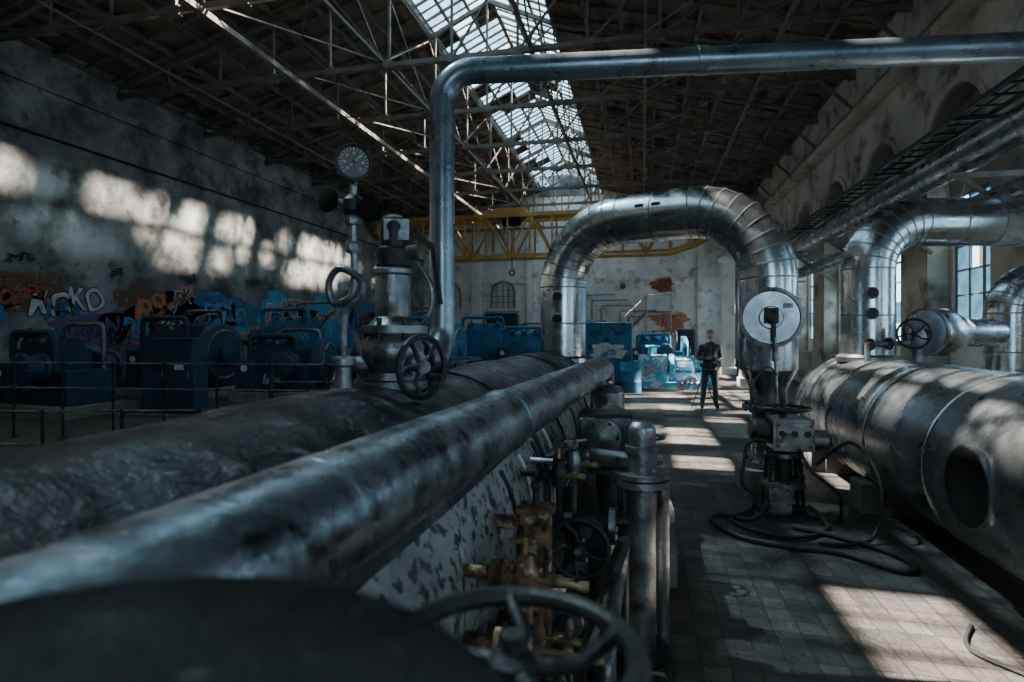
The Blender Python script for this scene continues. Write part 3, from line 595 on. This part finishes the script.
def cabinet(name,x,y,w,d,h,m,n=2,rot=0):
    b=B(name); R=Matrix.Rotation(rot,3,'Z'); P=lambda t:V((x,y,0))+R@V(t)
    b.box(P((0,0,.05)),(w-.04,d-.04,.1),'iron',rot); b.box(P((0,0,.1+h/2)),(w,d,h),m,rot); b.box(P((0,0,h+.12)),(w+.05,d+.05,.04),m,rot)
    for i in range(n):
        cx=-w/2+w*(i+.5)/n; b.box(P((cx,-d/2-.01,.1+h/2)),(w/n-.05,.025,h-.1),m,rot); b.box(P((cx+w/n*.36,-d/2-.035,.1+h/2)),(.025,.03,.16),'steel',rot)
        for k in range(4): b.box(P((cx,-d/2-.028,.1+h*.82+k*.04)),(w/n*.5,.012,.015),'iron',rot)
        b.box(P((cx,-d/2-.03,.1+h*.62)),(w/n*.35,.012,.12),'dialw' if random.random()<.3 else 'iron',rot)
    return b.done(.01)
cabinet('switchgear_cabinet',-1.1,19.2,1.5,1.0,1.95,'blue',2)
cabinet('control_panel',-9.9,10.4,1.2,.5,1.5,'blue_d',2,.1)
# sunlit light blue pump block
b=B('light_blue_pump_set'); o=V((.85,19.1,0))
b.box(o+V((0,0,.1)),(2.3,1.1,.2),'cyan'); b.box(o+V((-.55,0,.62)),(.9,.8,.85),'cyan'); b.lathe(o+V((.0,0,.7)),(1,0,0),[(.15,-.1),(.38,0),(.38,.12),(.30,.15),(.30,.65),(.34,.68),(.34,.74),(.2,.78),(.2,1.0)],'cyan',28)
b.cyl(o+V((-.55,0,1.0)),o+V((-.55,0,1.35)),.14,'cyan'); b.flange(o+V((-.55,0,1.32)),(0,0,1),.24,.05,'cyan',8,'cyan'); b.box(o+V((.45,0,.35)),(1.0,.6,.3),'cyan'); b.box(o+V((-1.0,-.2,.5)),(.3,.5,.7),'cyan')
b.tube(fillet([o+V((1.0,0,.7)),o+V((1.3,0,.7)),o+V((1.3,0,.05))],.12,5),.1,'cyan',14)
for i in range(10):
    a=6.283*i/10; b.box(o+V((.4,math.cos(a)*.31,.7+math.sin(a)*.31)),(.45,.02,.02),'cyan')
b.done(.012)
b=B('water_drum'); b.lathe((-.35,17.2,0),(0,0,1),[(.3,0),(.31,.02),(.3,.3),(.31,.32),(.3,.34),(.3,.62),(.31,.64),(.3,.66),(.3,.9),(.27,.9),(.27,.88)],'blue',28); b.done()
# railings
def railing(p,q,h=1.1,step=1.25,n=3):
    b=B('guard_railing'); p=V(p);q=V(q); L=(q-p).length; k=max(1,int(L/step))
    for i in range(k+1):
        c=p.lerp(q,i/k); b.cyl(c,c+V((0,0,h)),.02,'iron',seg=8); b.cyl(c,c+V((0,0,.02)),.06,'iron',seg=10); b.ball(c+V((0,0,h)),.03,'iron',seg=8)
    for j in range(n):
        z=h*(j+1)/n; b.cyl(p+V((0,0,z)),q+V((0,0,z)),.016,'steel',seg=8)
    b.done()
railing((-13.9,7.0,0),(-4.0,8.2,0),1.25,.9,3); railing((-4.0,8.6,0),(-4.0,14,0),1.1,1.0); railing((-7.5,10.4,0),(-5.2,10.9,0),1.1,.8,3); railing((-13.9,5.6,0),(-13.9,6.9,0)); railing((-7.6,14.6,0),(-4.2,14.6,0),1.1,.9); railing((-8,5.2,0),(-4.4,6.2,0),.8,.9,2)
# pillars by right aisle
b=B('white_pillar'); b.box((3.35,19.8,2.4),(.5,.5,4.8),'white'); b.box((3.35,19.8,.15),(.62,.62,.3),'white'); b.box((3.35,19.8,4.85),(.66,.66,.2),'white'); b.done(.01)
b=B('white_pillar'); b.box((3.5,25.5,2.4),(.5,.5,4.8),'white'); b.box((3.5,25.5,.15),(.62,.62,.3),'white'); b.box((3.5,25.5,4.85),(.66,.66,.2),'white'); b.done(.01)
# back wall fittings
b=B('wall_conduits')
for i,x in enumerate((-3.9,-3.2,-2.6,-1.4,-.9)):
    b.tube(fillet([(x,36.8,.05),(x,36.8,4.2-i*.35),(x+2.2,36.8,4.2-i*.35)],.15,4),.05,'steel',8)
b.done()
b=B('wall_stair'); 
b.bar((-2.8,36.2,.1),(.2,36.2,3.0),.08,.2,'steel'); b.bar((-2.8,35.5,.1),(.2,35.5,3.0),.08,.2,'steel')
for i in range(14): f=(i+.5)/14; b.box((-2.8+3*f,35.85,.1+2.9*f),(.26,.7,.04),'steel')
b.box((.9,36.2,3.05),(1.6,1.0,.08),'steel'); b.cyl((-2.8,35.5,1.1),(.2,35.5,4.0),.03,'steel'); b.cyl((.2,35.5,4.05),(1.7,35.5,4.05),.03,'steel')
for f in (0,.33,.66,1): b.cyl((-2.8+3*f,35.5,.1+2.9*f),(-2.8+3*f,35.5,1.1+2.9*f),.025,'steel')
for x in (.2,1.65): b.cyl((x,35.5,0),(x,35.5,4.05),.04,'steel')
b.done()
b=B('door_1'); b.box((2.6,36.92,1.0),(1.1,.12,2.0),'frame'); b.box((2.6,36.85,.97),(.9,.06,1.9),'blue_d'); b.cyl((2.95,36.81,1.0),(2.95,36.77,1.0),.04,'brass'); b.done()
b=B('door_2'); b.box((-9.2,36.92,1.6),(2.4,.12,3.2),'frame'); b.box((-9.75,36.85,1.5),(1.05,.06,3.0),'blue_d'); b.box((-8.65,36.85,1.5),(1.05,.06,3.0),'blue_d'); b.done()
for i,x in enumerate((-12.9,-9.1,-5.3)):
    b=B('window_%d'%(15+i))
    pts=[V((x-.8,36.92,2.9))]+[V((x-.8*math.cos(math.pi*k/12),36.92,3.9+.8*math.sin(math.pi*k/12))) for k in range(13)]+[V((x+.8,36.92,2.9))]
    pts=[p+V((0,0,.5)) for p in pts]
    b.tube(pts,.06,'frame',6)
    f=b.bm.faces.new([b.bm.verts.new(p+V((0,.04,0))) for p in pts]); f.material_index=b.mi('dialw')
    for k in (-.4,0,.4): b.box((x+k,36.91,4.25),(.04,.04,1.7),'frame')
    for z in (3.8,4.2,4.6): b.box((x,36.91,z),(1.6,.04,.04),'frame')
    b.done()
# ------------------------------------------------------------------ graffiti
def tag(txt,loc,rot,size,fill,line=None,shear=.15,bold=.012,sx=1,blob=None):
    kids=[]
    if blob:
        bm=bmesh.new(); n=48; W=size*sx*.36*len(txt)+size*.25; vv=[]
        for i in range(n):
            a=6.2832*i/n; k=1+.16*math.sin(3*a+size*7)+.12*math.sin(7*a+1)+.07*math.sin(13*a)
            vv.append(bm.verts.new((math.cos(a)*W*k,size*.36+math.sin(a)*size*.62*k,-.004)))
        bm.faces.new(vv); me=bpy.data.meshes.new('bl'); bm.to_mesh(me); me.materials.append(G[blob]); kids.append(me)
    for j,(mt,off,zz) in enumerate(((line,bold+.035*size,0),(fill,bold,.006))):
        if mt is None: continue
        cu=bpy.data.curves.new('t','FONT'); cu.body=txt; cu.size=size; cu.shear=shear; cu.offset=off; cu.extrude=.002; cu.align_x='CENTER'; cu.space_character=.86
        to=bpy.data.objects.new('t',cu); C.objects.link(to); bpy.context.view_layer.update()
        me=bpy.data.meshes.new_from_object(to.evaluated_get(bpy.context.evaluated_depsgraph_get())); bpy.data.objects.remove(to)
        for v in me.vertices:
            v.co.x*=sx; v.co.y+=size*.12*math.sin(v.co.x*2.3/size)+size*.06*math.sin(v.co.x*7/size); v.co.x+=size*.09*math.sin(v.co.y*6/size); v.co.z+=zz
        me.materials.clear(); me.materials.append(G[mt]); kids.append(me)
    bm=bmesh.new()
    for i,me in enumerate(kids):
        n0=len(bm.faces); bm.from_mesh(me); bm.faces.ensure_lookup_table()
        for f in bm.faces[n0:]: f.material_index=i
    m2=bpy.data.meshes.new('graffiti'); bm.to_mesh(m2)
    for me in kids: m2.materials.append(me.materials[0])
    o=bpy.data.objects.new('graffiti',m2); C.objects.link(o); o.location=loc; o.rotation_euler=rot; return o
LW=(math.pi/2,0,math.pi/2); BW=(math.pi/2,0,0)
def onL(t,y,z,s,f,l=None,sx=1,blob=None): tag(t,(XL+.02,y,z),LW,s,f,l,sx=sx,blob=blob)
onL('KOKO',12.0,2.3,.85,'white','black',.85); onL('eJoY',9.8,2.4,.85,'brown','black',.9); onL('RSk',14.7,2.2,1.0,'orange','brown',1,'brown'); onL('SEKo',17.7,2.1,1.1,'sky','purple',1,'blue')
onL('DAZ',21.2,2.2,1.2,'pink','white',1,'sky'); onL('mone',24.8,2.2,1.2,'red','white',1,'sky'); onL('BLoK',28.6,2.1,1.4,'purple','sky',1,'blue'); onL('EXS',32.6,1.9,1.4,'sky','white',1,'purple')
for t,y,z,s in (('ast',13.4,3.4,.4),('x3',16.2,3.4,.4),('zero',10.8,3.5,.4),('vox',19.4,3.6,.45),('ne',10.9,1.5,.6),('TRK',13.3,1.4,.6),('lu',15.9,1.3,.5),('13',18.9,1.2,.6),('ok',26.3,3.5,.5),('mu',30,3.6,.5)): onL(t,y,z,s,'black')
rg=random.Random(11); cols=['brown','purple','sky','pink','blue','green','sky','blue','white','red','orange','black']
yy=9.0
while yy<34:
    s_=.5+.45*rg.random(); blb=rg.choice(cols[:8]) if rg.random()<(.35 if yy<14 else .65) else None
    onL(''.join(rg.choice('aeosrkzmRKSEBOXTN') for _ in range(rg.choice((2,3,4)))),yy,1.2+1.5*rg.random(),s_,rg.choice(cols),rg.choice(('black','white','sky',None)),.9,blb); yy+=.6+.5*rg.random()
tag('ROa',(1.7,36.80,2.2),BW,.85,'red','white',sx=.9,blob='orange'); tag('GS',(1.2,36.80,4.5),BW,.7,'brown','black',blob='red'); tag('fe',(-1.3,36.72,4.5),BW,.6,'black'); tag('ANS',(-4.9,36.80,1.5),BW,1.2,'pink','purple',blob='sky')
tag('SKY',(.3,18.66,.45),BW,.55,'white','sky'); tag('om',(1.3,18.52,.12),BW,.45,'white','purple'); tag('ANS',(-5.9,25.03,.75),BW,.6,'pink','white',blob='red'); tag('RAF',(-7.0,18.20,.6),BW,.5,'white','sky',blob='purple'); tag('tok',(-8.6,18.20,.8),BW,.35,'white')
tag('BUE',(-11.3,16.60,.8),BW,.6,'pink','black',blob='sky'); tag('ark',(-9.9,23.5,.9),BW,.7,'white'); tag('ans',(-1.1,18.63,1.0),BW,.4,'sky',blob='white'); tag('OZ',(-12.6,12.9,.8),BW,.5,'sky','black'); tag('eko',(3.35,19.53,1.0),BW,.25,'black')
tag('NE',(-4.4,21.8,.6),BW,.5,'pink','white',blob='red'); tag('kos',(-9.2,12.7,.5),BW,.35,'white','purple'); tag('ID',(-12.4,9.3,.6),BW,.4,'sky')
# ------------------------------------------------------------------ photographer
def skinmesh(name,J,E,root=0,sub=2):
    me=bpy.data.meshes.new(name); me.from_pydata([j[0] for j in J],E,[]); o=bpy.data.objects.new(name,me); C.objects.link(o)
    sk=o.modifiers.new('s','SKIN'); sk.use_smooth_shade=True
    for i,j in enumerate(J):
        r=j[1]; r=r if isinstance(r,tuple) else (r,r); d=me.skin_vertices[0].data[i]; d.radius=r; d.use_root=(i==root)
    ss=o.modifiers.new('u','SUBSURF'); ss.levels=sub; ss.render_levels=sub
    bpy.context.view_layer.update()
    m2=bpy.data.meshes.new_from_object(o.evaluated_get(bpy.context.evaluated_depsgraph_get())); bpy.data.objects.remove(o)
    for p in m2.polygons: p.use_smooth=True
    n=bpy.data.objects.new(name,m2); C.objects.link(n); return n
J=[((0,0,.95),(.155,.115)),((0,.0,1.10),(.145,.11)),((0,0,1.28),(.165,.12)),((0,.0,1.42),(.14,.10)),((0,-.005,1.51),(.065,.065)),((0,-.015,1.60),(.052,.055)),
 ((.185,0,1.425),(.07,.07)),((.255,.03,1.16),(.052,.052)),((.12,-.20,1.08),(.036,.038)),
 ((-.185,0,1.425),(.07,.07)),((-.26,.02,1.15),(.052,.052)),((-.11,-.22,1.16),(.036,.038)),
 ((.10,0,.86),(.095,.10)),((.125,-.02,.50),(.066,.072)),((.14,.015,.11),(.05,.055)),((.155,-.14,.05),(.045,.04)),
 ((-.10,0,.86),(.095,.10)),((-.14,-.03,.50),(.066,.072)),((-.165,.0,.11),(.05,.055)),((-.20,-.15,.05),(.045,.04))]
E=[(0,1),(1,2),(2,3),(3,4),(4,5),(3,6),(6,7),(7,8),(3,9),(9,10),(10,11),(0,12),(12,13),(13,14),(14,15),(0,16),(16,17),(17,18),(18,19)]
body=skinmesh('body',J,E)
for n in ('jacket','trouser','black','skin'): body.data.materials.append(M[n])
for p in body.data.polygons:
    c=p.center; p.material_index=2 if c.z<.13 else (1 if c.z<.90 else (3 if c.z>1.535 else 0))
kids=[body]
for sgn,w,dirn in ((1,V((.12,-.20,1.08)),V((-.55,-.75,.1)).normalized()),(-1,V((-.11,-.22,1.16)),V((.5,-.8,.2)).normalized())):
    side=V((0,0,1)).cross(dirn).normalized(); up_=dirn.cross(side)
    Jh=[(w,.030),(w+dirn*.05,(.036,.020)),(w+dirn*.085,(.036,.018))]; Eh=[(0,1),(1,2)]
    hand=skinmesh('hand_l' if sgn>0 else 'hand_r',Jh,Eh,0,1); hand.data.materials.append(M['skin']); kids.append(hand)
    for i,(off,L) in enumerate(((-.026,.060),(-.009,.072),(.009,.068),(.026,.052))):
        r0=w+dirn*.085+up_*off; Jf=[(r0-dirn*.01,.009),(r0+dirn*L*.45,.009),(r0+dirn*L*.75-side*sgn*.022,.008),(r0+dirn*L*.75-side*sgn*.045,.007)]
        f=skinmesh('finger_%d'%i,Jf,[(0,1),(1,2),(2,3)],0,1); f.data.materials.append(M['skin']); kids.append(f)
    r0=w+dirn*.035+up_*.028; f=skinmesh('thumb',[(r0,.011),(r0+up_*.03+dirn*.02,.010),(r0+up_*.035+dirn*.05-side*sgn*.01,.008)],[(0,1),(1,2)],0,1); f.data.materials.append(M['skin']); kids.append(f)
b=B('head'); hc=V((0,-.02,1.69))
seg=24; rs=[]
for i in range(1,16):
    a=math.pi*i/16; z=math.cos(a); ring=[]
    for j in range(seg):
        t=6.28318*j/seg; x=math.cos(t)*math.sin(a); y=math.sin(t)*math.sin(a)
        w=.077*(1 if z>-.1 else 1-.28*(-z-.1)); dpt=.096 if y>0 else .092*(1 if z>-.2 else 1-.1*(-z))
        p=V((x*w,y*dpt,z*.115))
        if y<-.6 and abs(x)<.25 and -.35<z<.1: p.y-=.018*(1-abs(z+.2)/.3)*(1-abs(x)/.3)
        if y<-.6 and .02<z<.25 and .2<abs(x)<.6: p.y+=.008
        ring.append(hc+p)
    rs.append(ring)
b.rings(rs,'skin'); 
for s_ in (-1,1):
    b.ball(hc+V((s_*.079,.005,-.005)),.028,'skin',(.35,.7,1.1),10); b.ball(hc+V((s_*.030,-.082,.012)),.011,'dialw',seg=8); b.ball(hc+V((s_*.030,-.091,.012)),.005,'black',seg=6); b.box(hc+V((s_*.030,-.090,.032)),(.032,.008,.006),'hair')
b.box(hc+V((0,-.088,-.055)),(.042,.010,.009),G['pink']); b.ball(hc+V((0,-.102,-.018)),.014,'skin',(.8,1,1),8)
hs=[]
for i in range(1,9):
    a=math.pi*i/16; hs.append([hc+V((math.cos(6.28318*j/seg)*math.sin(a)*.084,.010+math.sin(6.28318*j/seg)*math.sin(a)*(.103 if math.sin(6.28318*j/seg)>0 else .092),.012+math.cos(a)*.118+ (0 if math.sin(6.28318*j/seg)>-.2 else .02*math.sin(a)))) for j in range(seg)])
b.rings(hs,'hair'); kids.append(b.done())
b=B('jacket_details'); b.torus((0,-.005,1.515),(0,.1,1),.075,.022,'jacket'); b.box((0,-.125,1.22),(.012,.012,.5),'steel'); b.torus((0,0,.915),(0,0,1),.165,.02,'jacket')
for s_ in (-1,1): b.box((s_*.085,-.125,1.02),(.09,.02,.10),'jacket')
b.tube(spline([(-.07,-.04,1.50),(-.10,-.13,1.36),(-.02,-.20,1.20)]),.010,'black',6); b.tube(spline([(.07,-.04,1.50),(.09,-.13,1.36),(.02,-.20,1.20)]),.010,'black',6)
b.box((0,-.28,1.16),(.13,.07,.09),'black'); b.cyl((0,-.31,1.16),(0,-.38,1.16),.036,'black'); kids.append(b.done())
pe=parent('photographer',kids,V((0,0,0))); pe.location=(1.49,13.7,0.008); pe.rotation_euler=(0,0,.1)
b=B('camera_tripod'); o=V((1.30,13.25,0))
for a in (.3,2.4,4.5): b.cyl(o+V((0,0,.82)),o+V((math.cos(a)*.33,math.sin(a)*.33,.01)),.014,'black',r2=.009,seg=8)
b.cyl(o+V((0,0,.55)),o+V((0,0,.98)),.014,'black'); b.ball(o+V((0,0,.99)),.03,'black',seg=10); b.box(o+V((0,0,1.04)),(.12,.07,.08),'black'); b.cyl(o+V((0,-.03,1.04)),o+V((0,-.12,1.04)),.033,'black'); b.bar(o+V((0,0,.97)),o+V((.12,.15,.93)),.012,.012,'black'); b.done()
# ------------------------------------------------------------------ world, lights, camera
w=bpy.data.worlds.new('sky'); bpy.context.scene.world=w; w.use_nodes=True; nt=w.node_tree; bg=nt.nodes['Background']
tc=nt.nodes.new('ShaderNodeTexCoord'); n=nt.nodes.new('ShaderNodeTexNoise'); n.inputs['Scale'].default_value=3; n.inputs['Detail'].default_value=5
nt.links.new(tc.outputs['Generated'],n.inputs['Vector']); r=nt.nodes.new('ShaderNodeValToRGB'); nt.links.new(n.outputs['Fac'],r.inputs[0])
r.color_ramp.elements[0].position=.35; r.color_ramp.elements[0].color=(.22,.46,.66,1); r.color_ramp.elements[1].position=.65; r.color_ramp.elements[1].color=(.56,.78,.92,1)
nt.links.new(r.outputs[0],bg.inputs['Color']); bg.inputs['Strength'].default_value=6.2
def sun(name,d,e,col,ang):
    l=bpy.data.lights.new(name,'SUN'); l.energy=e; l.color=col; l.angle=math.radians(ang); o=bpy.data.objects.new(name,l); C.objects.link(o); o.rotation_euler=V(d).to_track_quat('-Z','Y').to_euler(); return o
sun('sun',(6.35,-1.2,-11.6),44,(1,.92,.80),.6)
sun('added_low_sun',(-.82,-.22,-.485),64,(1,.90,.76),3.2)  # second sun lamp, added to throw light patches on the left wall
def portal(loc,rot,sx,sy):
    l=bpy.data.lights.new('portal','AREA'); l.shape='RECTANGLE'; l.size=sx; l.size_y=sy; l.cycles.is_portal=True; o=bpy.data.objects.new('sky_portal',l); C.objects.link(o); o.location=loc; o.rotation_euler=rot
portal((RX,(Y0+Y1)/2,12.25),(0,0,0),4.2,Y1-Y0)
portal((XR+.75,(Y0+Y1)/2,2.95),(0,math.pi/2,0),3.1,Y1-Y0)
portal((2.75,Y0-.5,3.1),(math.pi/2,0,0),3.6,3.1)
cam=bpy.data.cameras.new('camera'); cam.lens=20; cam.sensor_width=36; cam.shift_y=-8/1024; cam.clip_start=.03
co=bpy.data.objects.new('camera',cam); C.objects.link(co); co.location=(0,0,1.75); co.rotation_euler=(math.pi/2,0,math.radians(12.96))
cam.dof.use_dof=True; cam.dof.focus_distance=6; cam.dof.aperture_fstop=2.2
bpy.context.scene.camera=co
